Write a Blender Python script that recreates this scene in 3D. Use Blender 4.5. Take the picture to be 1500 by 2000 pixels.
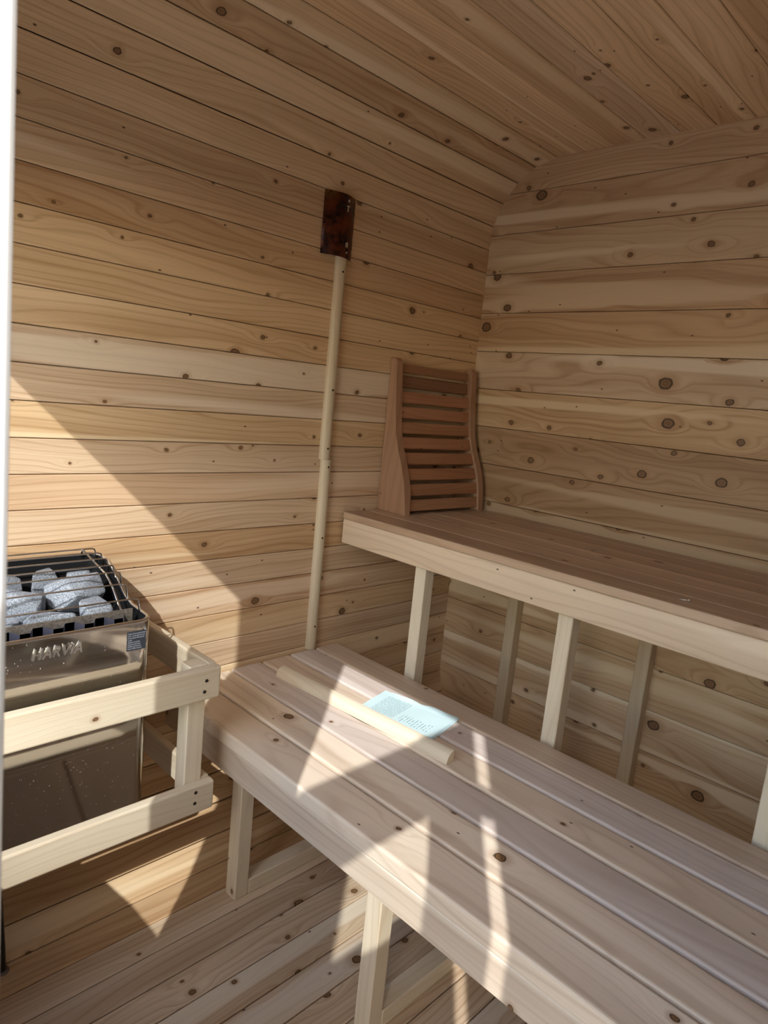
import bpy, bmesh, math, random
from mathutils import Matrix, Vector

# ------------------------------------------------------------------ scene, camera, sky, sun, exposure
scene = bpy.context.scene
C = scene.collection
for o in list(bpy.data.objects):
    bpy.data.objects.remove(o)
W = {}

CAM = Vector((0.0, 0.0, 1.233))
cam_d = bpy.data.cameras.new('camera')
cam_d.sensor_fit = 'VERTICAL'
cam_d.sensor_height = 24.0
cam_d.lens = 24.0 * 1326.48 / 2000.0
cam_d.clip_start = 0.01
cam_d.dof.use_dof = True
cam_d.dof.focus_distance = 1.75
cam_d.dof.aperture_fstop = 7.0
cam = bpy.data.objects.new('camera', cam_d)
C.objects.link(cam)
right = Vector((0.7043, -0.7030, 0.0985)); down = Vector((-0.0484, -0.1860, -0.9814)); fwd = Vector((0.7082, 0.6864, -0.1650))
Rm = Matrix((right, -down, -fwd)).transposed().to_4x4()
cam.matrix_world = Matrix.Translation(CAM) @ Rm
scene.camera = cam

vs = scene.view_settings
vs.view_transform = 'Standard'
vs.look = 'None'
vs.exposure = 0.62
vs.gamma = 1.0
vs.use_curve_mapping = False

SUN_DIR = Vector((1.0, 0.845, -0.957)).normalized()
world = bpy.data.worlds.new('sky'); scene.world = world
world.use_nodes = True
wt = world.node_tree; wt.nodes.clear()
wo = wt.nodes.new('ShaderNodeOutputWorld'); wb = wt.nodes.new('ShaderNodeBackground'); ws = wt.nodes.new('ShaderNodeTexSky')
ws.sky_type = 'NISHITA'
ws.sun_disc = False
ws.sun_elevation = math.asin(-SUN_DIR.z)
ws.sun_rotation = math.atan2(-SUN_DIR.x, -SUN_DIR.y)
ws.air_density = 1.2; ws.dust_density = 1.2; ws.ozone_density = 1.0
wb.inputs['Strength'].default_value = 0.43
wt.links.new(ws.outputs[0], wb.inputs[0]); wt.links.new(wb.outputs[0], wo.inputs[0])

sun_d = bpy.data.lights.new('sun', 'SUN')
sun_d.energy = 3.0
sun_d.angle = math.radians(0.5)
sun_d.color = (1.0, 0.985, 0.965)
sun = bpy.data.objects.new('sun', sun_d); C.objects.link(sun)
sun.rotation_euler = SUN_DIR.to_track_quat('-Z', 'Y').to_euler()
sun.location = -SUN_DIR * 6

# ------------------------------------------------------------------ node helpers and materials
class NT:
    def __init__(self, name):
        self.m = bpy.data.materials.new(name); self.m.use_nodes = True
        self.t = self.m.node_tree; self.t.nodes.clear()
        self.out = self.t.nodes.new('ShaderNodeOutputMaterial')
    def n(self, typ, ins=None, **props):
        nd = self.t.nodes.new('ShaderNode' + typ)
        for k, v in props.items(): setattr(nd, k, v)
        for k, v in (ins or {}).items(): self.put(nd.inputs[k], v)
        return nd
    def put(self, sock, v):
        if isinstance(v, bpy.types.NodeSocket): self.t.links.new(v, sock)
        elif isinstance(v, (tuple, list)):
            if len(v) == 3 and sock.type == 'RGBA': v = (*v, 1.0)
            sock.default_value = v
        else: sock.default_value = v
    def ma(self, op, a, b=None, c=None, clamp=False):
        nd = self.t.nodes.new('ShaderNodeMath'); nd.operation = op; nd.use_clamp = clamp
        for i, v in enumerate((a, b, c)):
            if v is not None: self.put(nd.inputs[i], v)
        return nd.outputs[0]
    def mr(self, v, a, b, c=0.0, d=1.0, smooth=True):
        nd = self.t.nodes.new('ShaderNodeMapRange')
        nd.interpolation_type = 'SMOOTHSTEP' if smooth else 'LINEAR'
        for i, x in enumerate((v, a, b, c, d)): self.put(nd.inputs[i], x)
        return nd.outputs[0]
    def mix(self, f, a, b, blend='MIX'):
        nd = self.t.nodes.new('ShaderNodeMix'); nd.data_type = 'RGBA'; nd.blend_type = blend
        self.put(nd.inputs[0], f); self.put(nd.inputs[6], a); self.put(nd.inputs[7], b)
        return nd.outputs[2]
    def comb(self, x, y, z=0.0):
        nd = self.t.nodes.new('ShaderNodeCombineXYZ')
        for i, v in enumerate((x, y, z)): self.put(nd.inputs[i], v)
        return nd.outputs[0]
    def noise(self, vec, scale=1.0, detail=2.0, rough=0.5, dim='3D'):
        nd = self.n('TexNoise', {'Vector': vec, 'Scale': scale, 'Detail': detail, 'Roughness': rough}, noise_dimensions=dim)
        return nd.outputs[0]
    def bsdf(self, **ins):
        nd = self.n('BsdfPrincipled', {k.replace('_', ' '): v for k, v in ins.items()})
        self.t.links.new(nd.outputs[0], self.out.inputs[0])
        return nd

def wood(name, light, dark, sap, thr=0.55, fx=3.4, fy=9.0, rmin=0.0035, rmax=0.009, ringf=60.0, warp=2.6,
         rough=0.52, sapamt=0.6, contrast=1.0, spec=0.35):
    """Cedar board: local X runs along the grain, Y across. The object's colour tints the board."""
    N = NT(name)
    tc = N.n('TexCoord').outputs['Object']
    sp = N.n('SeparateXYZ', {0: tc}).outputs
    oi = N.n('ObjectInfo')
    rnd = oi.outputs['Random']
    sx = N.ma('ADD', sp[0], N.ma('MULTIPLY', rnd, 37.0))
    sy = N.ma('ADD', sp[1], N.ma('MULTIPLY', rnd, 11.3))
    sz = N.ma('ADD', sp[2], N.ma('MULTIPLY', rnd, 5.7))
    vo = N.n('TexVoronoi', {'Vector': N.comb(N.ma('MULTIPLY', sx, fx), N.ma('MULTIPLY', sy, fy), 0.0), 'Scale': 1.0},
             voronoi_dimensions='2D', feature='F1')
    ps = N.n('SeparateXYZ', {0: vo.outputs['Position']}).outputs
    cs = N.n('SeparateColor', {0: vo.outputs['Color']}).outputs
    wob = N.ma('MULTIPLY', N.ma('SUBTRACT', N.noise(N.comb(sx, sy, sz), 70.0, 1.0), 0.5), 0.006)
    dx = N.ma('SUBTRACT', sx, N.ma('DIVIDE', ps[0], fx))
    dy = N.ma('SUBTRACT', sy, N.ma('DIVIDE', ps[1], fy))
    rk = N.ma('ADD', rmin, N.ma('MULTIPLY', N.ma('POWER', cs[1], 2.0), rmax - rmin))
    present = N.ma('LESS_THAN', cs[0], N.ma('MULTIPLY', N.ma('ADD', 0.25, N.ma('FRACT', N.ma('MULTIPLY', rnd, 7.31))), thr))
    dx2 = N.ma('MULTIPLY', dx, dx); dy2 = N.ma('MULTIPLY', dy, dy)
    dist = N.ma('ADD', N.ma('SQRT', N.ma('ADD', N.ma('MULTIPLY', dx2, 0.65), dy2)), wob)
    e = N.ma('DIVIDE', dist, rk)
    eg2 = N.ma('DIVIDE', N.ma('ADD', N.ma('MULTIPLY', dx2, 0.10), dy2), N.ma('MULTIPLY', rk, rk))
    fade = N.mr(vo.outputs['Distance'], 0.16, 0.40, 1.0, 0.0)
    h = N.ma('MULTIPLY', fade, N.ma('DIVIDE', present, N.ma('ADD', 1.0, N.ma('MULTIPLY', eg2, 0.16))))
    gy = N.ma('SUBTRACT', sy, N.ma('MULTIPLY', dy, h))
    n1 = N.noise(N.comb(N.ma('MULTIPLY', sx, 1.0), N.ma('MULTIPLY', gy, 5.0), N.ma('MULTIPLY', sz, 5.0)), 1.0, 2.0)
    v = N.ma('ADD', N.ma('MULTIPLY', gy, ringf), N.ma('MULTIPLY', N.ma('SUBTRACT', n1, 0.5), warp * 4))
    v = N.ma('ADD', v, N.ma('MULTIPLY', h, 1.2))
    ring = N.ma('ADD', N.ma('MULTIPLY', N.ma('SINE', N.ma('MULTIPLY', v, 6.283)), 0.5), 0.5)
    ring = N.ma('POWER', ring, 5.0)
    n2 = N.noise(N.comb(N.ma('MULTIPLY', sx, 0.5), v, sz), 1.0, 3.0, 0.6)
    n3 = N.noise(N.comb(N.ma('MULTIPLY', sx, 5.0), N.ma('MULTIPLY', gy, 420.0), N.ma('MULTIPLY', sz, 420.0)), 1.0, 2.0, 0.6)
    n5 = N.noise(N.comb(N.ma('MULTIPLY', sx, 1.1), N.ma('MULTIPLY', gy, 9.0), sz), 1.0, 2.0)
    f = N.ma('ADD', N.ma('MULTIPLY', ring, 0.34 * contrast), N.ma('MULTIPLY', N.mr(n2, 0.35, 0.7), 0.34 * contrast))
    f = N.ma('ADD', f, N.ma('MULTIPLY', N.mr(n3, 0.35, 0.75), 0.2))
    f = N.ma('ADD', f, N.ma('MULTIPLY', N.ma('SUBTRACT', n5, 0.47), 1.5), clamp=True)
    col = N.mix(f, light, dark)
    n4 = N.noise(N.comb(N.ma('MULTIPLY', sx, 0.45), N.ma('MULTIPLY', gy, 13.0), N.ma('MULTIPLY', rnd, 19.0)), 1.0, 1.0)
    col = N.mix(N.ma('MULTIPLY', N.mr(n4, 0.56, 0.63), sapamt), col, sap)
    col = N.mix(1.0, col, oi.outputs['Color'], 'MULTIPLY')
    halo = N.ma('MULTIPLY', present, N.mr(e, 1.0, 2.6, 0.42, 0.0))
    col = N.mix(halo, col, (0.36, 0.19, 0.085))
    km = N.ma('MULTIPLY', present, N.mr(e, 0.86, 1.12, 1.0, 0.0))
    kr = N.ma('ADD', N.ma('MULTIPLY', N.ma('SINE', N.ma('MULTIPLY', e, 15.0)), 0.3), 0.5)
    kin = N.mix(kr, (0.13, 0.065, 0.028), (0.27, 0.15, 0.07))
    kc = N.mix(N.mr(e, 0.66, 0.9), kin, (0.035, 0.017, 0.008))
    col = N.mix(km, col, kc)
    # pin knots
    vo2 = N.n('TexVoronoi', {'Vector': N.comb(N.ma('MULTIPLY', sx, 9.0), N.ma('MULTIPLY', sy, 17.0), 0.0), 'Scale': 1.0}, voronoi_dimensions='2D')
    c2 = N.n('SeparateColor', {0: vo2.outputs['Color']}).outputs
    pk = N.ma('MULTIPLY', N.ma('LESS_THAN', c2[0], 0.13), N.mr(vo2.outputs['Distance'], 0.012, 0.05, 1.0, 0.0))
    col = N.mix(pk, col, (0.07, 0.032, 0.014))
    hgt = N.ma('ADD', N.ma('MULTIPLY', n3, 0.5), N.ma('MULTIPLY', ring, 0.3))
    bp = N.n('Bump', {'Strength': 0.16, 'Distance': 0.002, 'Height': hgt})
    N.bsdf(Base_Color=col, Roughness=N.ma('ADD', rough - 0.06, N.ma('MULTIPLY', n3, 0.12)), Specular_IOR_Level=spec, Normal=bp.outputs[0])
    return N.m

def plain(name, col, rough=0.5, metal=0.0, spec=0.5, var=0.0, vscale=40.0, bump=0.0):
    N = NT(name)
    c = col
    ins = {}
    if var or bump:
        tc = N.n('TexCoord').outputs['Object']
        nz = N.noise(tc, vscale, 4.0, 0.6)
        if var: c = N.mix(N.mr(nz, 0.3, 0.7), tuple(x * (1 - var) for x in col), tuple(min(1, x * (1 + var)) for x in col))
        if bump: ins['Normal'] = N.n('Bump', {'Strength': bump, 'Distance': 0.002, 'Height': nz}).outputs[0]
    N.bsdf(Base_Color=c, Roughness=rough, Metallic=metal, Specular_IOR_Level=spec, **ins)
    return N.m

LIGHT = (0.67, 0.505, 0.335); DARK = (0.41, 0.255, 0.135); SAP = (0.79, 0.665, 0.49)
M_shell = wood('cedar_wall', LIGHT, DARK, SAP, thr=0.72, fx=5.0, fy=12.0, rmin=0.003, rmax=0.0105)
M_end = wood('cedar_wide_board', LIGHT, DARK, SAP, thr=0.72, fx=4.6, fy=9.5, rmin=0.005, rmax=0.0175, ringf=42.0, warp=3.4, sapamt=0.85)
M_bench = wood('cedar_bench', (0.74, 0.655, 0.575), (0.55, 0.455, 0.375), (0.86, 0.80, 0.72), thr=0.7, fx=4.6, fy=9.5, rmin=0.004, rmax=0.0115, ringf=40.0, warp=2.4, rough=0.42, sapamt=0.6, contrast=1.15, spec=0.5)
M_frame = wood('pine_frame', (0.74, 0.645, 0.495), (0.60, 0.48, 0.335), (0.80, 0.72, 0.575), thr=0.22, fx=4.0, fy=9.0, rmin=0.003, rmax=0.007, ringf=60.0, sapamt=0.4, contrast=0.8)
M_red = wood('red_cedar', (0.50, 0.27, 0.16), (0.33, 0.15, 0.075), (0.52, 0.32, 0.2), thr=0.0, ringf=70.0, sapamt=0.15, contrast=0.9)
M_red_side = wood('red_cedar_panel', (0.50, 0.30, 0.19), (0.34, 0.19, 0.11), (0.60, 0.42, 0.28), thr=0.0, ringf=50.0, sapamt=0.35, contrast=0.9)
M_screw = plain('dark_screw', (0.035, 0.028, 0.022), 0.5, 0.6)
M_zinc = plain('zinc_screw', (0.62, 0.62, 0.62), 0.3, 1.0)
M_white = plain('white_frame', (0.74, 0.74, 0.73), 0.45)
M_outer = plain('outer_shell', (0.30, 0.20, 0.12), 0.8)
M_ground = plain('pale_concrete', (0.60, 0.58, 0.55), 0.9, var=0.25, vscale=30.0)
M_black = plain('black_cable', (0.012, 0.012, 0.014), 0.45)
M_grom = plain('grommet', (0.17, 0.13, 0.11), 0.7)

# ------------------------------------------------------------------ object helpers
def place(o, M=None, parent=None):
    M = M or Matrix.Identity(4)
    W[o.name] = M
    if parent is not None:
        o.parent = parent
        o.matrix_basis = W[parent.name].inverted() @ M
    else:
        o.matrix_basis = M
    return o

def empty(name, loc=(0, 0, 0)):
    o = bpy.data.objects.new(name, None); o.empty_display_size = 0.05
    C.objects.link(o)
    return place(o, Matrix.Translation(Vector(loc)))

def tag(o, label=None, cat=None, group=None, kind=None):
    if label: o['label'] = label
    if cat: o['category'] = cat
    if group: o['group'] = group
    if kind: o['kind'] = kind
    return o

def mobj(name, me, mat=None, parent=None, M=None, color=None):
    o = bpy.data.objects.new(name, me); C.objects.link(o)
    if mat is not None and not me.materials: me.materials.append(mat)
    if color: o.color = (*color, 1.0)
    return place(o, M, parent)

def bm_mesh(bm, name, smooth=False):
    me = bpy.data.meshes.new(name)
    bmesh.ops.recalc_face_normals(bm, faces=bm.faces)
    if smooth:
        for f in bm.faces: f.smooth = True
    bm.to_mesh(me); bm.free()
    return me

_cache = {}
def box_mesh(l, w, t, bevel=0.0015, seg=1, mat=None):
    key = (round(l, 4), round(w, 4), round(t, 4), bevel, seg, mat.name if mat else '')
    if key in _cache: return _cache[key]
    bm = bmesh.new()
    bmesh.ops.create_cube(bm, size=1.0)
    for v in bm.verts: v.co = Vector((v.co.x * l, v.co.y * w, v.co.z * t))
    if bevel > 0:
        bmesh.ops.bevel(bm, geom=list(bm.edges), offset=bevel, segments=seg, profile=0.5, affect='EDGES')
    me = bm_mesh(bm, 'board')
    if mat: me.materials.append(mat)
    _cache[key] = me
    return me

AX = {'x': Vector((1, 0, 0)), 'y': Vector((0, 1, 0)), 'z': Vector((0, 0, 1))}
def frame(along, across, origin):
    a = Vector(along).normalized(); b = Vector(across).normalized(); n = a.cross(b)
    M = Matrix((a, b, n)).transposed().to_4x4()
    M.translation = Vector(origin)
    return M

def board(name, lo, hi, along, mat, parent=None, bevel=0.002, seg=1, color=None):
    """Axis-aligned board between two corners with its grain along the given axis."""
    lo = Vector(lo); hi = Vector(hi); d = hi - lo; c = (lo + hi) / 2
    across = {'x': 'y', 'y': 'z', 'z': 'x'}[along]
    if along == 'y' and d.x > d.z: across = 'x'
    if along == 'x' and d.z > d.y: across = 'z'
    if along == 'z' and d.y > d.x: across = 'y'
    a = AX[along]; b = AX[across]; n = a.cross(b)
    l = abs(d.dot(a)); w = abs(d.dot(b)); t = abs(d.dot(n))
    return mobj(name, box_mesh(l, w, t, bevel, seg, mat), None, parent, frame(a, b, c), color)

def tube_mesh(pts, r, seg=8, closed_ends=True):
    bm = bmesh.new(); rings = []
    pts = [Vector(p) for p in pts]
    for i, p in enumerate(pts):
        d = (pts[min(i + 1, len(pts) - 1)] - pts[max(i - 1, 0)]).normalized()
        u = d.cross(Vector((0.13, 0.31, 0.94))).normalized(); v = d.cross(u)
        rr = r[i] if isinstance(r, (list, tuple)) else r
        rings.append([bm.verts.new(p + (u * math.cos(k * 2 * math.pi / seg) + v * math.sin(k * 2 * math.pi / seg)) * rr) for k in range(seg)])
    for a, b in zip(rings, rings[1:]):
        for k in range(seg):
            bm.faces.new((a[k], a[(k + 1) % seg], b[(k + 1) % seg], b[k]))
    if closed_ends:
        bm.faces.new(rings[0]); bm.faces.new(rings[-1])
    return bm_mesh(bm, 'tube', True)

def prism_mesh(poly, t, bevel=0.0, seg=2):
    """Polygon in local XY extruded along local Z by t (centred)."""
    bm = bmesh.new()
    lo = [bm.verts.new((x, y, -t / 2)) for x, y in poly]; hi = [bm.verts.new((x, y, t / 2)) for x, y in poly]
    bm.faces.new(lo[::-1]); bm.faces.new(hi)
    n = len(poly)
    for i in range(n): bm.faces.new((lo[i], lo[(i + 1) % n], hi[(i + 1) % n], hi[i]))
    if bevel: bmesh.ops.bevel(bm, geom=[e for e in bm.edges if abs(e.verts[0].co.z - e.verts[1].co.z) < 1e-6], offset=bevel, segments=seg, profile=0.5, affect='EDGES')
    return bm_mesh(bm, 'prism')

def screw(parent, p, n, r=0.0042, mat=None, sub=False):
    n = Vector(n).normalized(); p = Vector(p)
    me = _cache.get(('screw', r, (mat or M_screw).name))
    if me is None:
        bm = bmesh.new()
        bmesh.ops.create_cone(bm, cap_ends=True, segments=10, radius1=r, radius2=r * 0.8, depth=0.0016)
        me = bm_mesh(bm, 'screw'); me.materials.append(mat or M_screw)
        _cache[('screw', r, (mat or M_screw).name)] = me
    q = n.to_track_quat('Z', 'Y').to_matrix().to_4x4(); q.translation = p
    return mobj('screw_head', me, None, parent, q)

# ------------------------------------------------------------------ the rounded cabin shell
YL, YR, ZT, RC = 1.54, -0.75, 2.044, 0.25
X0, X1 = 0.105, 1.983
PITCH = 0.0777
random.seed(7)

def shell_point(s):
    """Arc length s measured down from z=1.775 on the left wall (negative goes up round the ceiling). Returns y, z, tangent (dy, dz), inward normal."""
    z_top_t = ZT - RC; z_bot_t = RC; q = math.pi / 2 * RC
    s0 = 1.775 - z_top_t       # arc parameter of upper tangent point
    if s < s0:
        a = (s0 - s) / RC
        if a <= math.pi / 2:
            return (YL - RC + RC * math.cos(a), z_top_t + RC * math.sin(a), math.sin(a), -math.cos(a))
        return (YL - RC - (a - math.pi / 2) * RC, ZT, 1.0, 0.0)
    s1 = 1.775 - z_bot_t
    if s <= s1: return (YL, 1.775 - s, 0.0, -1.0)
    a = (s - s1) / RC
    if a <= math.pi / 2:
        return (YL - RC + RC * math.cos(a), z_bot_t - RC * math.sin(a), -math.sin(a), -math.cos(a))
    return (YL - RC - (a - math.pi / 2) * RC, 0.0, -1.0, 0.0)

wall_left = empty('wall_left', (1.0, YL, 1.0)); tag(wall_left, kind='structure')
ceiling = empty('ceiling', (1.0, 0.4, ZT)); tag(ceiling, kind='structure')
floor = empty('floor', (1.0, 0.4, 0.0)); tag(floor, kind='structure')
wall_right = empty('wall_right', (1.0, YR, 1.0)); tag(wall_right, kind='structure')
wall_back = empty('wall_back', (X1, 0.4, 1.0)); tag(wall_back, kind='structure')
wall_front = empty('wall_front', (X0, 0.4, 1.0)); tag(wall_front, kind='structure')

def stave(parent, ya, za, yb, zb, color, mat=M_shell, x0=X0 - 0.08, x1=X1 + 0.06, th=0.03, gap=0.0016):
    p = Vector((0, ya, za)); q = Vector((0, yb, zb)); c = (p + q) / 2; d = q - p
    a = Vector((1, 0, 0)); b = d.normalized(); n = a.cross(b)
    inward = Vector((0, 0.4 - c.y, 1.02 - c.z))
    if n.dot(inward) < 0: b = -b; n = a.cross(b)
    M = frame(a, b, Vector(((x0 + x1) / 2, c.y, c.z)) - n * (th / 2))
    return mobj('plank', box_mesh(x1 - x0, d.length - gap, th, 0.0016, 1, mat), None, parent, M, color)

# tints of the left wall boards from the ceiling corner down to the floor, as the photograph shows them
T = {'br': (0.95, 0.86, 0.75), 'tan': (1.10, 1.04, 0.94), 'pale': (1.0, 0.99, 1.02), 'grey': (1.03, 1.02, 1.06), 'pink': (1.0, 0.94, 0.93),
     'yel': (1.02, 0.97, 0.87), 'ora': (0.95, 0.87, 0.77), 'dk': (0.70, 0.60, 0.52)}
rows = {-5: 'tan', -4: 'br', -3: 'tan', -2: 'tan', -1: 'tan', 0: 'br', 1: 'tan', 2: 'br', 3: 'tan', 4: 'tan', 5: 'tan', 6: 'grey', 7: 'grey', 8: 'yel',
        9: 'pale', 10: 'pink', 11: 'pale', 12: 'ora', 13: 'pale', 14: 'pink', 15: 'ora', 16: 'pale', 17: 'tan', 18: 'br', 19: 'tan', 20: 'br',
        21: 'tan', 22: 'br', 23: 'tan', 24: 'br'}
for k in range(-5, 25):
    a = shell_point(k * PITCH); b = shell_point((k + 1) * PITCH)
    par = ceiling if k < -3 else (floor if k > 22 else wall_left)
    stave(par, a[0], a[1], b[0], b[1], T[rows[k]])
y = shell_point(-5 * PITCH)[0]
ct = ['tan', 'tan', 'ora', 'pale', 'tan', 'tan', 'tan', 'br', 'tan', 'br', 'dk', 'br', 'tan', 'br', 'tan', 'br', 'tan']
i = 0
while y > YR + RC - 0.02:
    yb = y - 0.0985
    stave(ceiling, y, ZT, yb, ZT, tuple(c * 1.1 for c in T[ct[i % len(ct)]])); y = yb; i += 1
y = shell_point(25 * PITCH)[0]
ft = [(0.86, 0.84, 0.83), (0.80, 0.78, 0.78), (0.92, 0.92, 0.93), (0.88, 0.87, 0.86), (0.82, 0.80, 0.80), (0.90, 0.89, 0.88), (0.80, 0.77, 0.74)]
i = 0
while y > YR + RC - 0.02:
    yb = y - 0.0785
    stave(floor, y, 0.0, yb, 0.0, tuple(c * m for c, m in zip(ft[i % len(ft)], (1.18, 1.25, 1.36))), gap=0.003); y = yb; i += 1
# the far side of the shell, outside the frame
pts = []
for j in range(5):
    a = math.pi / 2 * j / 5; pts.append((YR + RC - RC * math.sin(a), RC - RC * math.cos(a)))
n_side = 20
for j in range(n_side): pts.append((YR, RC + (ZT - 2 * RC) * j / n_side))
for j in range(6):
    a = math.pi / 2 * j / 5; pts.append((YR + RC - RC * math.cos(a), ZT - RC + RC * math.sin(a)))
for j in range(len(pts) - 1):
    stave(wall_right, pts[j][0], pts[j][1], pts[j + 1][0], pts[j + 1][1], T[random.choice(['tan', 'br', 'pale'])])

# weather skin round the staves (keeps daylight out of the joints)
def skin(name, parent, poly, x0=X0 - 0.08, x1=X1 + 0.06, off=0.032, th=0.02):
    bm = bmesh.new(); cols = []
    for (yy, zz, ny, nz) in poly:
        row = []
        for d in (off, off + th):
            for x in (x0, x1): row.append(bm.verts.new((x, yy + ny * d, zz + nz * d)))
        cols.append(row)
    for r, s in zip(cols, cols[1:]):
        bm.faces.new((r[0], r[1], s[1], s[0])); bm.faces.new((r[2], r[3], s[3], s[2]))
        bm.faces.new((r[0], r[2], s[2], s[0])); bm.faces.new((r[1], r[3], s[3], s[1]))
    for r in (cols[0], cols[-1]): bm.faces.new((r[0], r[1], r[3], r[2]))
    return mobj(name, bm_mesh(bm, name), M_outer, parent)
def arc(cy, cz, a0, a1, n=8):
    return [(cy + RC * math.cos(a0 + (a1 - a0) * k / n), cz + RC * math.sin(a0 + (a1 - a0) * k / n), math.cos(a0 + (a1 - a0) * k / n), math.sin(a0 + (a1 - a0) * k / n)) for k in range(n + 1)]
H2 = math.pi / 2
skin('outer_skin', wall_left, arc(YL - RC, RC, -H2, 0) + arc(YL - RC, ZT - RC, 0, H2))
skin('outer_skin', ceiling, [(YL - RC, ZT, 0, 1), (YR + RC, ZT, 0, 1)])
skin('outer_skin', wall_right, arc(YR + RC, ZT - RC, H2, 2 * H2) + arc(YR + RC, RC, 2 * H2, 3 * H2))
skin('outer_skin', floor, [(YR + RC, 0, 0, -1), (YL - RC, 0, 0, -1)])

# end wall: wide boards clipped to the rounded outline
def outline(z, e=0.016):
    if z > ZT - RC: d = z - (ZT - RC)
    elif z < RC: d = RC - z
    else: d = 0.0
    r = RC + e
    k = r - math.sqrt(max(r * r - d * d, 0.0))
    return (YR - e + k, YL + e - k)
gaps = [0.9085 + 0.1303 * k for k in range(-7, 9)]
gaps = [-0.015] + [g for g in gaps if 0.02 < g < ZT] + [ZT + 0.015]
et = ['tan', 'tan', 'tan', 'br', 'tan', 'tan', 'dk', 'dk', 'dk', 'br', 'pale', 'br', 'br', 'yel', 'br', 'br', 'br']
for k, (za, zb) in enumerate(zip(gaps, gaps[1:])):
    zc = (za + zb) / 2; zs = [za + 0.0008 + (zb - za - 0.0016) * j / 6 for j in range(7)]
    L_ = [(-(outline(z)[0]), z - zc) for z in zs]; R_ = [(-(outline(z)[1]), z - zc) for z in zs]
    poly = R_ + L_[::-1]
    me = prism_mesh(poly, 0.03, 0.0012, 1)
    mobj('plank', me, M_end, wall_back, frame((0, -1, 0), (0, 0, 1), (X1 + 0.015, 0, zc)), tuple(c * (0.93 if k > 6 else 0.88) for c in T[et[k % len(et)]]))
zs = [0.0 + ZT * j / 24 for j in range(25)]
poly = [(-outline(z, 0.03)[1], z - 1.0) for z in zs] + [(-outline(z, 0.03)[0], z - 1.0) for z in zs[::-1]]
mobj('outer_skin', prism_mesh(poly, 0.02), M_outer, wall_back, frame((0, -1, 0), (0, 0, 1), (X1 + 0.041, 0, 1.0)))

# ------------------------------------------------------------------ front wall behind the camera: doorway, glazed side light
DY0, DY1, DZ = -0.222, 0.354, 1.68       # doorway
WY0, WY1, WZ0, WZ1 = 0.669, 1.36, 0.55, 1.61  # side window
fx0, fx1 = 0.03, 0.095
def fpanel(y0, y1, z0, z1):
    z = z0
    while z < z1 - 1e-4:
        zb = min(z + 0.1303, z1)
        board('plank', (fx0, y0, z + 0.0005), (fx1, y1, zb - 0.0005), 'y', M_end, wall_front, 0.0012, 1, T[random.choice(['tan', 'br', 'pale'])])
        z = zb
fpanel(YR + 0.02, DY0, 0.1, 1.95)
fpanel(YR + 0.22, YL - 0.22, 1.95, ZT - 0.002)
fpanel(DY0, YL - 0.03, DZ, 1.95)
fpanel(DY1, WY0, 0.0, DZ)
fpanel(WY0, WY1, 0.1, WZ0)
fpanel(WY0, WY1, WZ1, DZ)
fpanel(WY1, YL - 0.005, 0.2, DZ)
fpanel(WY0, YL - 0.13, 0.0, 0.1)
fpanel(YR + 0.13, DY0, 0.0, 0.1)

# white frame of the doorway
trim_1 = empty('trim_1', (0.06, DY1, 0)); tag(trim_1, kind='structure')
# this post stands slightly out of plumb
jm = frame((0.0098, 0, 1), (0, 1, 0), Vector((0.1060, DY1 + 0.015, 1.20)) + Vector((0.0098, 0, 1)) * (0.84 - 1.20) - Vector((0.036, 0, 0)))
mobj('jamb', box_mesh(DZ - 0.004, 0.03, 0.072, 0.003, 2, M_white), None, trim_1, jm)
board('jamb', (fx0, DY0 - 0.03, 0.0), (0.1035, DY0, DZ), 'z', M_white, trim_1, 0.003, 2)
board('head', (fx0, DY0 - 0.03, DZ), (0.1057, DY1 + 0.03, DZ + 0.03), 'y', M_white, trim_1, 0.003, 2)

def glass(name):
    N = NT(name)
    lw = N.n('LayerWeight', {'Blend': 0.5})
    fr = N.ma('ADD', 0.04, N.ma('MULTIPLY', N.ma('POWER', lw.outputs['Facing'], 5.0), 0.8))
    tr = N.n('BsdfTransparent', {'Color': (0.97, 0.985, 0.98)}); gl = N.n('BsdfGlossy', {'Roughness': 0.01})
    mx = N.n('MixShader', {0: fr, 1: tr.outputs[0], 2: gl.outputs[0]})
    N.t.links.new(mx.outputs[0], N.out.inputs[0])
    return N.m
M_glass = glass('clear_glass')

window_1 = empty('window_1', (0.06, (WY0 + WY1) / 2, WZ0)); tag(window_1, kind='structure')
for nm, lo, hi, al in (('frame_side', (fx0, WY0 - 0.0, WZ0), (fx1 + 0.006, WY0 + 0.012, WZ1), 'z'), ('frame_side', (fx0, WY1 - 0.03, WZ0), (fx1 + 0.006, WY1, WZ1), 'z'),
                       ('frame_sill', (fx0, WY0, WZ0 - 0.02), (fx1 + 0.006, WY1, WZ0), 'y'), ('frame_head', (fx0, WY0, WZ1), (fx1 + 0.006, WY1, WZ1 + 0.02), 'y')):
    board(nm, lo, hi, al, M_frame, window_1, 0.002, 1)
board('pane', (0.058, WY0 + 0.01, WZ0), (0.064, WY1 - 0.028, WZ1), 'z', M_glass, window_1, 0.0)

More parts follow.
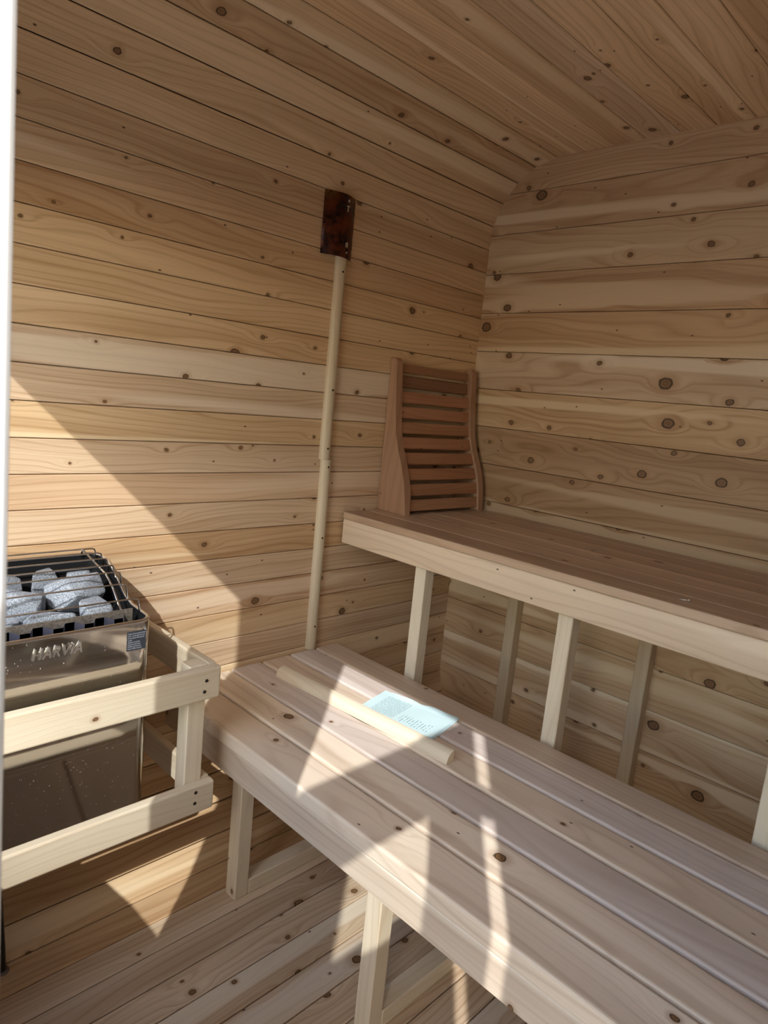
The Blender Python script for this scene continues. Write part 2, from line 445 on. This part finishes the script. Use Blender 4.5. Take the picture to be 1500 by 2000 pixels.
# door leaf, swung open square to the wall, with a small glazed light
door_1 = empty('door_1', (0.035, -0.17, 0.0)); tag(door_1, kind='structure')
LX0, LX1, LY0, LY1, LT = -0.535, 0.035, -0.19, -0.15, 1.687
GX0, GX1, GZ0, GZ1 = -0.385, -0.082, 1.225, 1.487
board('stile', (GX1, LY0, 0.02), (LX1, LY1, LT), 'z', M_frame, door_1, 0.002)
board('stile', (LX0, LY0, 0.02), (GX0, LY1, LT), 'z', M_frame, door_1, 0.002)
board('top_rail', (GX0, LY0, GZ1), (GX1, LY1, LT), 'x', M_frame, door_1, 0.002)
board('panel', (GX0, LY0 + 0.005, 0.02), (GX1, LY1 - 0.005, GZ0), 'z', M_shell, door_1, 0.002)
board('pane', (GX0, -0.173, GZ0), (GX1, -0.167, GZ1), 'z', M_glass, door_1, 0.0)
for z in (0.25, 1.43):
    board('hinge', (0.022, -0.221, z), (0.034, -0.186, z + 0.075), 'z', M_zinc, door_1, 0.001)
mobj('handle', tube_mesh([(-0.47, -0.15, 0.85), (-0.47, -0.105, 0.87), (-0.47, -0.105, 1.08), (-0.47, -0.15, 1.10)], 0.012), M_frame, door_1)

gme = bpy.data.meshes.new('ground'); gme.from_pydata([(-14, -14, -0.22), (14, -14, -0.22), (14, 14, -0.22), (-14, 14, -0.22)], [], [(0, 1, 2, 3)])
tag(mobj('ground', gme, M_ground), kind='structure')

# ------------------------------------------------------------------ lower bench
ZL_ = 0.4454
lower = empty('lower_bench', (1.12, 0.4, 0)); tag(lower, 'low cedar bench of six long boards, the one with paper lying on it', 'bench')
xs = [0.820, 0.924, 1.024, 1.127, 1.231, 1.330, 1.425]
bt = ['tan', 'tan', 'pale', 'tan', 'grey', 'br']
random.seed(3)
lends = [1.520, 1.524, 1.529, 1.527, 1.530, 1.531]
for k in range(6):
    board('bench_board', (xs[k] + 0.003, YR + 0.03, ZL_ - 0.036), (xs[k + 1] - 0.004, lends[k], ZL_), 'y', M_bench, lower, 0.006, 3, T[bt[k]])
board('fascia', (0.826, YR + 0.03, 0.342), (0.862, 1.515, ZL_ - 0.037), 'y', M_bench, lower, 0.002, 1, (0.93, 0.87, 0.78))
FR = [(1.209, 1.249), (0.741, 0.781), (0.252, 0.292), (-0.25, -0.21)]
for (a, b) in FR:
    board('leg', (0.864, a, 0.0), (0.902, b, ZL_ - 0.037), 'z', M_frame, lower, 0.002, 1)
    board('floor_rail', (0.903, a, 0.0), (1.425, b, 0.040), 'x', M_frame, lower, 0.002, 1)
    board('leg', (1.385, a - 0.045, 0.0), (1.42, a - 0.005, ZL_ - 0.037), 'z', M_frame, lower, 0.002, 1)

# ------------------------------------------------------------------ upper bench
ZU = 0.875
upper = empty('upper_bench', (1.69, 0.4, 0)); tag(upper, 'high cedar bench along the end wall carrying the red backrest', 'bench')
xu = [1.402, 1.504, 1.607, 1.709, 1.811, 1.913, 1.980]
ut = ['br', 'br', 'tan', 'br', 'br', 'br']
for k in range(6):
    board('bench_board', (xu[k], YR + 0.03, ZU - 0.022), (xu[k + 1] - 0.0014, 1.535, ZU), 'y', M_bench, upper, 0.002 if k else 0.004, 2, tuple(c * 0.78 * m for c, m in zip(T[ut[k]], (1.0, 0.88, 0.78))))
board('fascia', (1.404, YR + 0.03, 0.777), (1.440, 1.533, ZU - 0.0225), 'y', M_bench, upper, 0.002, 1, (1.0, 0.89, 0.74))
for (a, b) in FR:
    board('post', (1.441, a, 0.0), (1.481, b, ZU - 0.0225), 'z', M_frame, upper, 0.002, 1)
    board('wall_stud', (1.943, a, 0.0), (1.982, b, ZU - 0.0225), 'z', M_frame, upper, 0.002, 1, (0.80, 0.74, 0.66))
    board('floor_rail', (1.482, a, 0.0), (1.942, b, 0.040), 'x', M_frame, upper, 0.002, 1)

# ------------------------------------------------------------------ quarter-round strips on the left wall
def quarter_mesh(r, length, n=7):
    poly = [(0, 0)] + [(r * math.cos(math.pi / 2 * k / n), r * math.sin(math.pi / 2 * k / n)) for k in range(n + 1)]
    bm = bmesh.new()
    A = [bm.verts.new((-length / 2, y, z)) for y, z in poly]; B = [bm.verts.new((length / 2, y, z)) for y, z in poly]
    bm.faces.new(A); bm.faces.new(B[::-1])
    for i in range(len(poly)): bm.faces.new((A[i], A[(i + 1) % len(poly)], B[(i + 1) % len(poly)], B[i]))
    return bm_mesh(bm, 'quarter')
def half_mesh(w, h, length, n=10):
    poly = [(-w / 2, 0)] + [(-w / 2 * math.cos(math.pi * k / n), 0.35 * h + 0.65 * h * math.sin(math.pi * k / n)) for k in range(n + 1)] + [(w / 2, 0)]
    bm = bmesh.new()
    A = [bm.verts.new((-length / 2, y, z)) for y, z in poly]; B = [bm.verts.new((length / 2, y, z)) for y, z in poly]
    bm.faces.new(A); bm.faces.new(B[::-1])
    for i in range(len(poly)): bm.faces.new((A[i], A[(i + 1) % len(poly)], B[(i + 1) % len(poly)], B[i]))
    return bm_mesh(bm, 'half')
for nm, za, zb, xo, scr in (('trim_2', 0.4465, 1.0365, 1.315, (0.52, 0.80, 1.015)), ('trim_3', 1.0375, 1.616, 1.307, (1.07, 1.24, 1.57))):
    o = mobj(nm, half_mesh(0.034, 0.019, zb - za), M_frame, None, frame((0, 0, 1), (1, 0, 0), (xo, YL - 0.0005, (za + zb) / 2)), (0.84, 0.80, 0.74))
    # frame normal must look into the room
    Mx = Matrix((Vector((0, 0, 1)), Vector((-1, 0, 0)), Vector((0, -1, 0)))).transposed().to_4x4(); Mx.translation = Vector((xo, YL - 0.0005, (za + zb) / 2))
    place(o, Mx); tag(o, kind='structure')
    for z in scr: screw(o, (xo, YL - 0.0195, z), (0, -1, 0), 0.0035)

# bent metal plate over the sensor
def plate_material():
    N = NT('heat_stained_copper')
    tc = N.n('TexCoord').outputs['Object']
    a = N.noise(tc, 26.0, 4.0, 0.6); b = N.noise(tc, 9.0, 2.0, 0.5)
    col = N.mix(N.mr(a, 0.35, 0.65), (0.022, 0.009, 0.009), (0.16, 0.042, 0.016))
    z = N.n('SeparateXYZ', {0: tc}).outputs[2]
    col = N.mix(N.ma('MULTIPLY', N.mr(z, 0.045, 0.085), N.mr(b, 0.4, 0.6)), col, (0.33, 0.17, 0.05))
    N.bsdf(Base_Color=col, Metallic=0.75, Roughness=N.mr(a, 0.3, 0.7, 0.22, 0.45))
    return N.m
M_plate = plate_material()
plate = empty('sensor_cover', (1.289, YL, 1.69)); tag(plate, 'dark reddish-brown bowed metal plate screwed to the wall above the strip', 'metal plate')
bm = bmesh.new(); nx = 14; front = []; back = []
for j in range(nx + 1):
    u = -1 + 2 * j / nx; x = 0.056 * u; d = 0.004 + 0.020 * (1 - abs(u) ** 1.7)
    front.append([bm.verts.new((x, -d, zz)) for zz in (-0.083, 0.0, 0.083)]); back.append([bm.verts.new((x, -d + 0.0015, zz)) for zz in (-0.083, 0.0, 0.083)])
for j in range(nx):
    for k in range(2):
        bm.faces.new((front[j][k], front[j + 1][k], front[j + 1][k + 1], front[j][k + 1])); bm.faces.new((back[j][k], back[j + 1][k], back[j + 1][k + 1], back[j][k + 1]))
    bm.faces.new((front[j][0], front[j + 1][0], back[j + 1][0], back[j][0])); bm.faces.new((front[j][2], front[j + 1][2], back[j + 1][2], back[j][2]))
for j in (0, nx):
    for k in range(2): bm.faces.new((front[j][k], front[j][k + 1], back[j][k + 1], back[j][k]))
mobj('bent_sheet', bm_mesh(bm, 'sheet', True), M_plate, plate, Matrix.Translation((1.289, YL, 1.69)))
screw(plate, (1.303, YL - 0.026, 1.757), (0, -1, 0), 0.004, M_zinc)
screw(plate, (1.310, YL - 0.024, 1.622), (0, -1, 0), 0.003, M_zinc)
board('vent_slot', (1.303, YL - 0.0265, 1.635), (1.311, YL - 0.0235, 1.648), 'z', M_zinc, plate, 0.0005)
board('bracket', (1.296, YL - 0.0275, 1.741), (1.306, YL - 0.0245, 1.744), 'x', M_zinc, plate, 0.0005)
board('bracket', (1.299, YL - 0.0275, 1.728), (1.302, YL - 0.0245, 1.741), 'z', M_zinc, plate, 0.0005)

# ------------------------------------------------------------------ backrest
rest = empty('backrest', (1.75, 1.48, ZU)); tag(rest, 'reddish slatted wooden backrest standing in the corner on the high bench', 'backrest')
prof = [(1.509, 1.352), (1.505, 1.300), (1.499, 1.240), (1.492, 1.180), (1.484, 1.130), (1.468, 1.080), (1.445, 1.028), (1.428, 0.980), (1.418, 0.930), (1.412, ZU)]
def sidepoly():
    # local x along the height (grain), local y towards the room
    return [(z - 1.1, -(yy - 1.48)) for yy, z in prof] + [(ZU - 1.1, -(1.537 - 1.48)), (1.360 - 1.1, -(1.537 - 1.48)), (1.360 - 1.1, -(1.520 - 1.48))]
pm = prism_mesh(sidepoly(), 0.028, 0.004, 2); pm.materials.append(M_red_side)
for x in (1.563, 1.944):
    mobj('side_panel', pm, None, rest, frame((0, 0, 1), (0, -1, 0), (x, 1.48, 1.1)), (0.86, 0.82, 0.80))
def prof_y(z):
    for (y0, z0), (y1, z1) in zip(prof, prof[1:]):
        if z1 <= z <= z0: return y0 + (y1 - y0) * (z0 - z) / (z0 - z1)
    return prof[0][0]
for k in range(10):
    zb = 0.886 + 0.0481 * k; zt = zb + 0.0365
    if k == 9: zb, zt = 1.318, 1.345
    ya, yb = prof_y(zb), prof_y(zt)
    b = Vector((0, yb - ya, zt - zb)); ln = b.length; b.normalize(); a = Vector((1, 0, 0)); n = a.cross(b)
    rec = 0.007 if k < 8 else 0.016
    cpt = Vector((1.7535, (ya + yb) / 2 + rec, (zb + zt) / 2)) + Vector((0, 0.0075, 0))
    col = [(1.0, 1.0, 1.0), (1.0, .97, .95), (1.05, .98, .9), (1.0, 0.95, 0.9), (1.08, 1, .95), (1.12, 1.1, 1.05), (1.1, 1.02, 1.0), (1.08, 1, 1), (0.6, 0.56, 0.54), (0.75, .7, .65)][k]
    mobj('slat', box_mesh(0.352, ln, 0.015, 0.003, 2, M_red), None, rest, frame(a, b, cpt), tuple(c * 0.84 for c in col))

# ------------------------------------------------------------------ loose strip, paper, screw
stk = mobj('moulding_strip', quarter_mesh(0.026, 0.585), M_frame)
a = -Vector((1.148 - 1.108, 0.835 - 1.420, 0)).normalized()
bq = Vector((0, 0, 1)).cross(a)   # across, level
Ms = Matrix((a, bq, Vector((0, 0, 1)))).transposed().to_4x4(); Ms.translation = Vector((1.146, 1.128, ZL_ + 0.0004))
place(stk, Ms); tag(stk, 'loose pale quarter-round wood strip lying lengthwise on the low bench', 'wood strip')

def paper_material():
    N = NT('printed_paper')
    tc = N.n('TexCoord').outputs['Object']
    s = N.n('SeparateXYZ', {0: tc}).outputs
    base = (0.66, 0.87, 0.91)
    # rows of text run across the short side; two blocks: dense list and sparse notes
    row = N.ma('FRACT', N.ma('MULTIPLY', s[0], 190.0))
    ink = N.ma('LESS_THAN', row, 0.48)
    wd = N.noise(N.comb(N.ma('FLOOR', N.ma('MULTIPLY', s[0], 190.0)), N.ma('MULTIPLY', s[1], 190.0), 0.0), 1.0, 1.0)
    ink = N.ma('MULTIPLY', ink, N.ma('GREATER_THAN', wd, 0.42))
    blkA = N.ma('MULTIPLY', N.mr(s[0], -0.088, -0.086), N.mr(s[0], -0.012, -0.010, 1, 0))
    blkA = N.ma('MULTIPLY', blkA, N.ma('MULTIPLY', N.mr(s[1], -0.052, -0.050), N.mr(s[1], 0.050, 0.052, 1, 0)))
    row2 = N.ma('LESS_THAN', N.ma('FRACT', N.ma('MULTIPLY', s[0], 120.0)), 0.3)
    wd2 = N.noise(N.comb(N.ma('FLOOR', N.ma('MULTIPLY', s[0], 120.0)), N.ma('MULTIPLY', s[1], 90.0), 3.0), 1.0, 1.0)
    blkB = N.ma('MULTIPLY', N.mr(s[0], 0.0, 0.002), N.mr(s[0], 0.085, 0.087, 1, 0))
    blkB = N.ma('MULTIPLY', blkB, N.ma('MULTIPLY', N.mr(s[1], -0.055, -0.053), N.mr(s[1], -0.015, -0.013, 1, 0)))
    inkB = N.ma('MULTIPLY', N.ma('MULTIPLY', row2, N.ma('GREATER_THAN', wd2, 0.46)), blkB)
    tot = N.ma('ADD', N.ma('MULTIPLY', ink, N.ma('MULTIPLY', blkA, 0.55)), N.ma('MULTIPLY', inkB, 0.7), clamp=True)
    col = N.mix(tot, base, (0.16, 0.30, 0.38))
    N.bsdf(Base_Color=col, Roughness=0.7)
    return N.m
M_paper = paper_material()
def paper(nm, z0, lift, parent=None, dx=0.0, seed=1, mat=M_paper):
    rng = random.Random(seed); bm = bmesh.new(); nx, ny = 16, 10; g = []
    lx, ly = 0.222, 0.140
    for i in range(nx + 1):
        r = []
        for j in range(ny + 1):
            u = i / nx - 0.5; v = j / ny - 0.5
            z = z0 + lift * (0.5 + 0.5 * math.sin(u * 9 + seed) * math.cos(v * 5 + seed)) + 0.012 * max(0, abs(u) * 2 - 0.86) ** 1.2 * (0.5 + v) + (0.004 if v > 0.42 else 0) * abs(math.sin(u * 7))
            e = 0.0016 * math.sin(u * 23 + seed * 2) if abs(v) > 0.45 else 0.0
            r.append(bm.verts.new((u * lx + dx, v * ly + e, z)))
        g.append(r)
    for i in range(nx):
        for j in range(ny): bm.faces.new((g[i][j], g[i + 1][j], g[i + 1][j + 1], g[i][j + 1]))
    me = bm_mesh(bm, nm, True); me.materials.append(mat)
    return me
ap = Vector((0.045, -0.222, 0)).normalized()
Mp = Matrix((ap, Vector((0, 0, 1)).cross(ap), Vector((0, 0, 1)))).transposed().to_4x4(); Mp.translation = Vector((1.243, 1.052, ZL_ + 0.0012))
M_paper2 = plain('blank_paper', (0.68, 0.87, 0.91), 0.7)
sheet = empty('instruction_sheet', (1.243, 1.052, ZL_)); tag(sheet, 'crumpled pale blue printed paper sheets lying in the sun on the bench', 'paper')
for nm, me, dz in (('under_sheet', paper('under', 0.0, 0.0015, dx=0.004, seed=4, mat=M_paper2), 0.0), ('top_sheet', paper('top', 0.0016, 0.002, seed=2), 0.001)):
    mobj(nm, me, None, sheet, Matrix.Translation((0, 0, dz)) @ Mp)

sc = empty('loose_screw', (1.452, 0.494, ZU)); tag(sc, 'tiny loose silver screw lying on the high bench', 'screw')
mobj('shank', tube_mesh([(1.446, 0.514, ZU + 0.0022), (1.449, 0.503, ZU + 0.0026), (1.4515, 0.495, ZU + 0.0035)], [0.0006, 0.0018, 0.002]), M_zinc, sc)
mobj('head', tube_mesh([(1.4515, 0.495, ZU + 0.0040), (1.4523, 0.4925, ZU + 0.0042)], 0.0041, 10), M_zinc, sc)

# ------------------------------------------------------------------ heater
M_steel = NT('polished_steel')
def steel(N):
    tc = N.n('TexCoord').outputs['Object']
    a = N.noise(tc, 260.0, 2.0, 0.6); b = N.noise(tc, 3.0, 2.0)
    dust = N.mr(a, 0.70, 0.76)
    col = N.mix(dust, (0.50, 0.47, 0.43), (0.75, 0.73, 0.70))
    N.bsdf(Base_Color=col, Metallic=N.ma('SUBTRACT', 1.0, N.ma('MULTIPLY', dust, 0.7)), Roughness=N.ma('ADD', N.mr(b, 0.3, 0.7, 0.05, 0.10), N.ma('MULTIPLY', dust, 0.4)))
    return N.m
M_steel = steel(M_steel)
M_wire = plain('steel_wire', (0.68, 0.67, 0.67), 0.25, 1.0)
M_inner = plain('black_liner', (0.008, 0.008, 0.009), 0.7, 0.0, 0.15)
M_corr = plain('corrugated_steel', (0.34, 0.34, 0.44), 0.26, 0.85)
M_flange = plain('dusty_steel', (0.27, 0.235, 0.20), 0.4, 0.7, var=0.3, vscale=200.0)
M_badge = plain('chrome_badge', (0.86, 0.85, 0.83), 0.28, 1.0)
M_label = plain('slate_label', (0.028, 0.032, 0.042), 0.6, 0.0, 0.2)
M_ink = plain('label_print', (0.30, 0.32, 0.36), 0.6)
HX0, HX1, HY0, HY1, HB = 0.195, 0.625, 1.21, 1.485, 0.362
heater = empty('sauna_heater', (0.41, 1.35, HB)); tag(heater, 'polished steel wall heater filled with stones behind a wooden guard rail', 'heater')
def rim_z(y):
    t = min(max((y - 1.30) / 0.13, 0.0), 1.0); t = t * t * (3 - 2 * t)
    return 0.757 + 0.012 * (y - HY0) / 0.1 * (1 if y < 1.31 else 1.0) * 0.5 + 0.058 * t
def rrect(x0, x1, y0, y1, r, n=6):
    out = []
    for cx, cy, a0 in ((x1 - r, y0 + r, -H2), (x1 - r, y1 - r, 0), (x0 + r, y1 - r, H2), (x0 + r, y0 + r, 2 * H2)):
        for k in range(n + 1):
            a = a0 + H2 * k / n; out.append((cx + r * math.cos(a), cy + r * math.sin(a)))
    # densify straight sides
    res = []
    for p, q in zip(out, out[1:] + out[:1]):
        res.append(p); L = math.hypot(q[0] - p[0], q[1] - p[1]); m = int(L / 0.03)
        for j in range(1, m): res.append((p[0] + (q[0] - p[0]) * j / m, p[1] + (q[1] - p[1]) * j / m))
    return res
outer = rrect(HX0, HX1, HY0, HY1, 0.028)
bm = bmesh.new()
bot = [bm.verts.new((x, y, HB)) for x, y in outer]; top = [bm.verts.new((x, y, rim_z(y) - 0.004)) for x, y in outer]
n = len(outer)
for k in range(n): bm.faces.new((bot[k], bot[(k + 1) % n], top[(k + 1) % n], top[k]))
bm.faces.new(bot)
mobj('casing', bm_mesh(bm, 'casing', True), M_steel, heater)
inn = rrect(HX0 + 0.007, HX1 - 0.007, HY0 + 0.007, HY1 - 0.007, 0.022)
bm = bmesh.new()
it = [bm.verts.new((x, y, rim_z(y) - 0.004)) for x, y in inn]; ib = [bm.verts.new((x, y, 0.60)) for x, y in inn]
n = len(inn)
for k in range(n): bm.faces.new((it[k], it[(k + 1) % n], ib[(k + 1) % n], ib[k]))
bm.faces.new(ib)
mobj('liner', bm_mesh(bm, 'liner', True), M_inner, heater)
rim_pts = [(x, y, rim_z(y) - 0.003) for x, y in rrect(HX0 + 0.0035, HX1 - 0.0035, HY0 + 0.0035, HY1 - 0.0035, 0.025)]
def loop_tube(pts, r, seg=8):
    bm = bmesh.new(); m = len(pts); rings = []
    P3 = [Vector(p) for p in pts]
    for i in range(m):
        d = (P3[(i + 1) % m] - P3[i - 1]).normalized(); u = d.cross(Vector((0, 0, 1))).normalized(); v = d.cross(u)
        rings.append([bm.verts.new(P3[i] + (u * math.cos(2 * math.pi * k / seg) + v * math.sin(2 * math.pi * k / seg)) * r) for k in range(seg)])
    for i in range(m):
        a, b = rings[i], rings[(i + 1) % m]
        for k in range(seg): bm.faces.new((a[k], a[(k + 1) % seg], b[(k + 1) % seg], b[k]))
    return bm_mesh(bm, 'rim', True)
mobj('rim', loop_tube(rim_pts, 0.0042), M_wire, heater)
# corrugated air baffle behind the front edge
bm = bmesh.new(); prev = None; px = HX0 + 0.02; k = 0; cps = []
while px < 0.592:
    cps.append((px, 1.226 if k % 4 in (0, 1) else 1.246)); px += 0.017 if k % 2 == 0 else 0.011; k += 1
vt = [(bm.verts.new((x, y, 0.7625)), bm.verts.new((x, y, 0.69))) for x, y in cps]
for p, q in zip(vt, vt[1:]): bm.faces.new((p[0], q[0], q[1], p[1]))
bmesh.ops.solidify(bm, geom=bm.faces[:], thickness=0.0012)
mobj('corrugated_baffle', bm_mesh(bm, 'baffle'), M_corr, heater)
board('baffle_flange', (HX0 + 0.02, 1.2475, 0.742), (0.598, 1.2495, 0.7715), 'x', M_flange, heater, 0.0005)
# stone rack
rack = empty('stone_rack'); place(rack, Matrix.Translation((0.41, 1.35, 0.8)), heater)
wy = [(1.464, .844), (1.432, .841), (1.405, .835), (1.373, .828), (1.339, .822), (1.310, .804), (1.253, .789)]
wx = [0.610, 0.611, 0.612, 0.612, 0.612, 0.612, 0.612]
for (yy, zz), x in zip(wy, wx):
    mobj('wire', tube_mesh([(HX0 + 0.012, yy, zz - 0.028), (HX0 + 0.014, yy, zz - 0.006), (HX0 + 0.020, yy, zz), (x - 0.008, yy, zz), (x - 0.002, yy, zz - 0.002), (x, yy, zz - 0.008), (x + 0.003, yy, zz - 0.030)], 0.0019, 6), M_wire, rack)
for x in (0.262, 0.583):
    mobj('cross_rod', tube_mesh([(x, 1.474, 0.826), (x, 1.466, 0.842), (x, 1.345, 0.819), (x, 1.330, 0.812), (x, 1.310, 0.800), (x - 0.004, 1.252, 0.762), (x - 0.006, 1.249, 0.748)], 0.0021, 6), M_wire, rack)
# badge and warning label
def text_mesh(body, size, shear=0.0, extrude=0.0, align='LEFT', spacing=1.0, offset=0.0, line=1.0):
    cu = bpy.data.curves.new('text', 'FONT'); cu.body = body; cu.size = size; cu.shear = shear; cu.extrude = extrude
    cu.align_x = align; cu.space_character = spacing; cu.offset = offset; cu.space_line = line; cu.resolution_u = 3
    ob = bpy.data.objects.new('text_tmp', cu); C.objects.link(ob)
    dg = bpy.context.evaluated_depsgraph_get()
    me = bpy.data.meshes.new_from_object(ob.evaluated_get(dg))
    bpy.data.objects.remove(ob); bpy.data.curves.remove(cu)
    me.materials.clear()
    return me
bme = text_mesh('HARVIA', 0.0285, 0.32, 0.0020, 'LEFT', 1.14, 0.0003)
xsn = [v.co.x for v in bme.vertices]; w = max(xsn) - min(xsn); x_min = min(xsn); y_min = min(v.co.y for v in bme.vertices); hh = max(v.co.y for v in bme.vertices) - y_min
for v in bme.vertices: v.co.x = (v.co.x - x_min) / w * 0.086; v.co.y = (v.co.y - y_min) / hh * 0.0205
tag(mobj('badge', bme, M_badge, heater, frame((1, 0, 0), (0, 0, 1), (0.3975, HY0 - 0.0024, 0.7165))), 'raised chrome lettering')
lab = board('warning_label', (0.5705, HY0 - 0.0008, 0.6985), (0.609, HY0 + 0.0002, 0.737), 'x', M_label, heater, 0.0)
lab['label'] = 'dark grey warning label'
lme = text_mesh('Caution: Do not operate without\nrocks - use only approved rocks\nDo not operate without guards\nin place.\nAttention: Ne pas faire\nfonctionner sans pierres\nN\'utiliser que des pierres\nNe pas chauffer sans garde', 0.0043, 0, 0, 'LEFT', 1.0, 0.00006, 1.0)
lx = [v.co.x for v in lme.vertices]; ly = [v.co.y for v in lme.vertices]
for v in lme.vertices:
    v.co.x = (v.co.x - min(lx)) / (max(lx) - min(lx)) * 0.0355; v.co.y = (v.co.y - min(ly)) / (max(ly) - min(ly)) * 0.0345
mobj('lettering', lme, M_ink, lab, frame((1, 0, 0), (0, 0, 1), (0.572, HY0 - 0.0010, 0.7005)))
for z in (0.45, 0.68):
    board('wall_bracket', (0.30, HY1, z), (0.52, YL - 0.001, z + 0.03), 'x', M_inner, heater, 0.001)

# stones
def stone_material():
    N = NT('granite_stone')
    tc = N.n('TexCoord').outputs['Object']
    a = N.noise(tc, 420.0, 2.0, 0.7); b = N.noise(tc, 22.0, 3.0)
    col = N.mix(N.mr(a, 0.40, 0.62), (0.13, 0.145, 0.17), (0.33, 0.36, 0.41))
    col = N.mix(N.ma('MULTIPLY', N.mr(b, 0.45, 0.7), 0.35), col, (0.20, 0.22, 0.26))
    bp = N.n('Bump', {'Strength': 0.5, 'Distance': 0.003, 'Height': N.ma('ADD', N.ma('MULTIPLY', a, 0.4), b)})
    N.bsdf(Base_Color=col, Roughness=0.75, Specular_IOR_Level=0.35, Normal=bp.outputs[0])
    return N.m
M_stone = stone_material()
def stone_mesh(seed, sx, sy, sz):
    """Angular broken rock: hull of scattered points with worn edges."""
    rng = random.Random(seed); bm = bmesh.new()
    for k in range(26):
        d = Vector((rng.gauss(0, 1), rng.gauss(0, 1), rng.gauss(0, 1))).normalized()
        m = max(abs(d.x), abs(d.y), abs(d.z)); d = d / (m ** 0.75)
        d *= rng.uniform(0.86, 1.0)
        if d.z > 0.60: d.z = 0.62 + rng.uniform(-0.05, 0.05) + 0.12 * d.x * rng.choice((-1, 1))
        bm.verts.new((d.x * sx * 1.1, d.y * sy * 1.12, d.z * sz * 1.3))
    r = bmesh.ops.convex_hull(bm, input=bm.verts[:])
    bmesh.ops.delete(bm, geom=[v for v in bm.verts if not v.link_faces], context='VERTS')
    bmesh.ops.dissolve_limit(bm, angle_limit=math.radians(14), verts=bm.verts[:], edges=bm.edges[:])
    bmesh.ops.bevel(bm, geom=bm.edges[:], offset=0.0028, segments=2, profile=0.6, affect='EDGES', clamp_overlap=True)
    me = bm_mesh(bm, 'stone', False)
    me.materials.append(M_stone)
    return me
# (x, y, half sizes, z centre, turn, label)
stones = [
    (0.545, 1.283, .040, .030, .036, .757, 10, 'squarish grey stone nearest the right front corner of the heater'),
    (0.455, 1.290, .052, .032, .034, .752, -8, 'wide flat grey stone at the front, above the raised lettering'),
    (0.357, 1.290, .038, .032, .034, .748, 25, 'grey stone at the front, cut by the left picture edge'),
    (0.265, 1.295, .042, .034, .034, .750, -15, 'grey stone in the front row at the hidden left end of the heater'),
    (0.535, 1.372, .055, .036, .036, .783, 18, 'largest pale stone, in the middle row towards the right'),
    (0.425, 1.365, .044, .040, .036, .776, -20, 'pale stone in the middle row beside the left picture edge'),
    (0.330, 1.372, .036, .034, .036, .772, 40, 'middle row stone hidden behind the door post'),
    (0.250, 1.372, .036, .036, .034, .770, 5, 'middle row stone at the hidden left end of the heater'),
    (0.565, 1.438, .026, .022, .028, .782, -30, 'small stone in the rear right corner of the heater'),
    (0.490, 1.440, .032, .022, .026, .790, 12, 'small stone half hidden behind the largest stone'),
    (0.412, 1.434, .036, .024, .032, .793, -12, 'upright stone in the back row near the left picture edge'),
    (0.328, 1.440, .034, .022, .030, .792, 22, 'back row stone hidden behind the door post'),
    (0.255, 1.438, .030, .024, .030, .788, -35, 'stone in the rear left corner of the heater'),
]
for k, (x, y, sx, sy, sz, z, rot, lb) in enumerate(stones):
    o = mobj('sauna_stone', stone_mesh(11 + k, sx, sy, sz), None, None, Matrix.Translation((x, y, z - 0.004)) @ Matrix.Rotation(math.radians(rot), 4, 'Z'))
    tag(o, lb, 'stone', 'stones in the heater')
# lower layer, seen only through the gaps
low_spots = [(0.500, 1.330, 'shadowed stone deep in the gap right of the middle stones'), (0.390, 1.328, 'shadowed stone deep in the gap at the heater\'s middle'),
             (0.300, 1.330, 'shadowed stone deep in the gap at the heater\'s left'), (0.470, 1.408, 'shadowed stone deep in the gap before the back row')]
for k, (x, y, lb) in enumerate(low_spots):
    o = mobj('sauna_stone', stone_mesh(40 + k, .034, .030, .028), None, None, Matrix.Translation((x, y, 0.690)) @ Matrix.Rotation(k * 0.7, 4, 'Z'))
    tag(o, lb, 'stone', 'stones in the heater')

# guard rail round the heater
guard = empty('heater_guard', (0.45, 1.18, 0.31)); tag(guard, 'wooden guard rail boxed round the heater, two rails high', 'guard rail')
GX, GY = 0.764, 1.173
gc = (0.88, 0.87, 0.86)
for z0, z1, nm in ((0.570, 0.640, 'front_rail'), (0.310, 0.376, 'front_rail')):
    board(nm, (0.125, GY, z0), (GX, GY + 0.022, z1), 'x', M_frame, guard, 0.004, 2, gc)
    board('side_rail', (GX - 0.020, GY + 0.0225, z0 + 0.002), (GX, YL - 0.006, z1 + 0.002), 'y', M_frame, guard, 0.004, 2, gc)
    board('side_rail', (0.125, GY + 0.0225, z0 + 0.002), (0.145, YL - 0.006, z1 + 0.002), 'y', M_frame, guard, 0.004, 2, gc)
board('corner_post', (0.702, GY + 0.0225, 0.312), (GX - 0.0205, GY + 0.062, 0.641), 'z', M_frame, guard, 0.002, 1)
board('corner_post', (0.1455, GY + 0.0225, 0.312), (0.185, GY + 0.036, 0.641), 'z', M_frame, guard, 0.002, 1)
for x, z in ((0.7295, 0.614), (0.726, 0.590), (0.719, 0.361), (0.718, 0.336)):
    screw(guard, (x, GY - 0.0005, z), (0, -1, 0), 0.0042)

# cable coming up through the floor
cab = empty('power_cable', (0.384, 1.332, 0)); tag(cab, 'thick black cable rising from the floor at the left edge under the heater', 'cable')
mobj('cable', tube_mesh([(0.388, 1.330, -0.02), (0.386, 1.330, 0.06), (0.381, 1.330, 0.16), (0.374, 1.332, 0.27), (0.372, 1.335, 0.361)], 0.0085, 12), M_black, cab)
bm = bmesh.new(); bmesh.ops.create_cone(bm, cap_ends=True, segments=20, radius1=0.018, radius2=0.011, depth=0.008)
mobj('grommet', bm_mesh(bm, 'grommet', True), M_grom, cab, Matrix.Translation((0.388, 1.330, 0.004)))
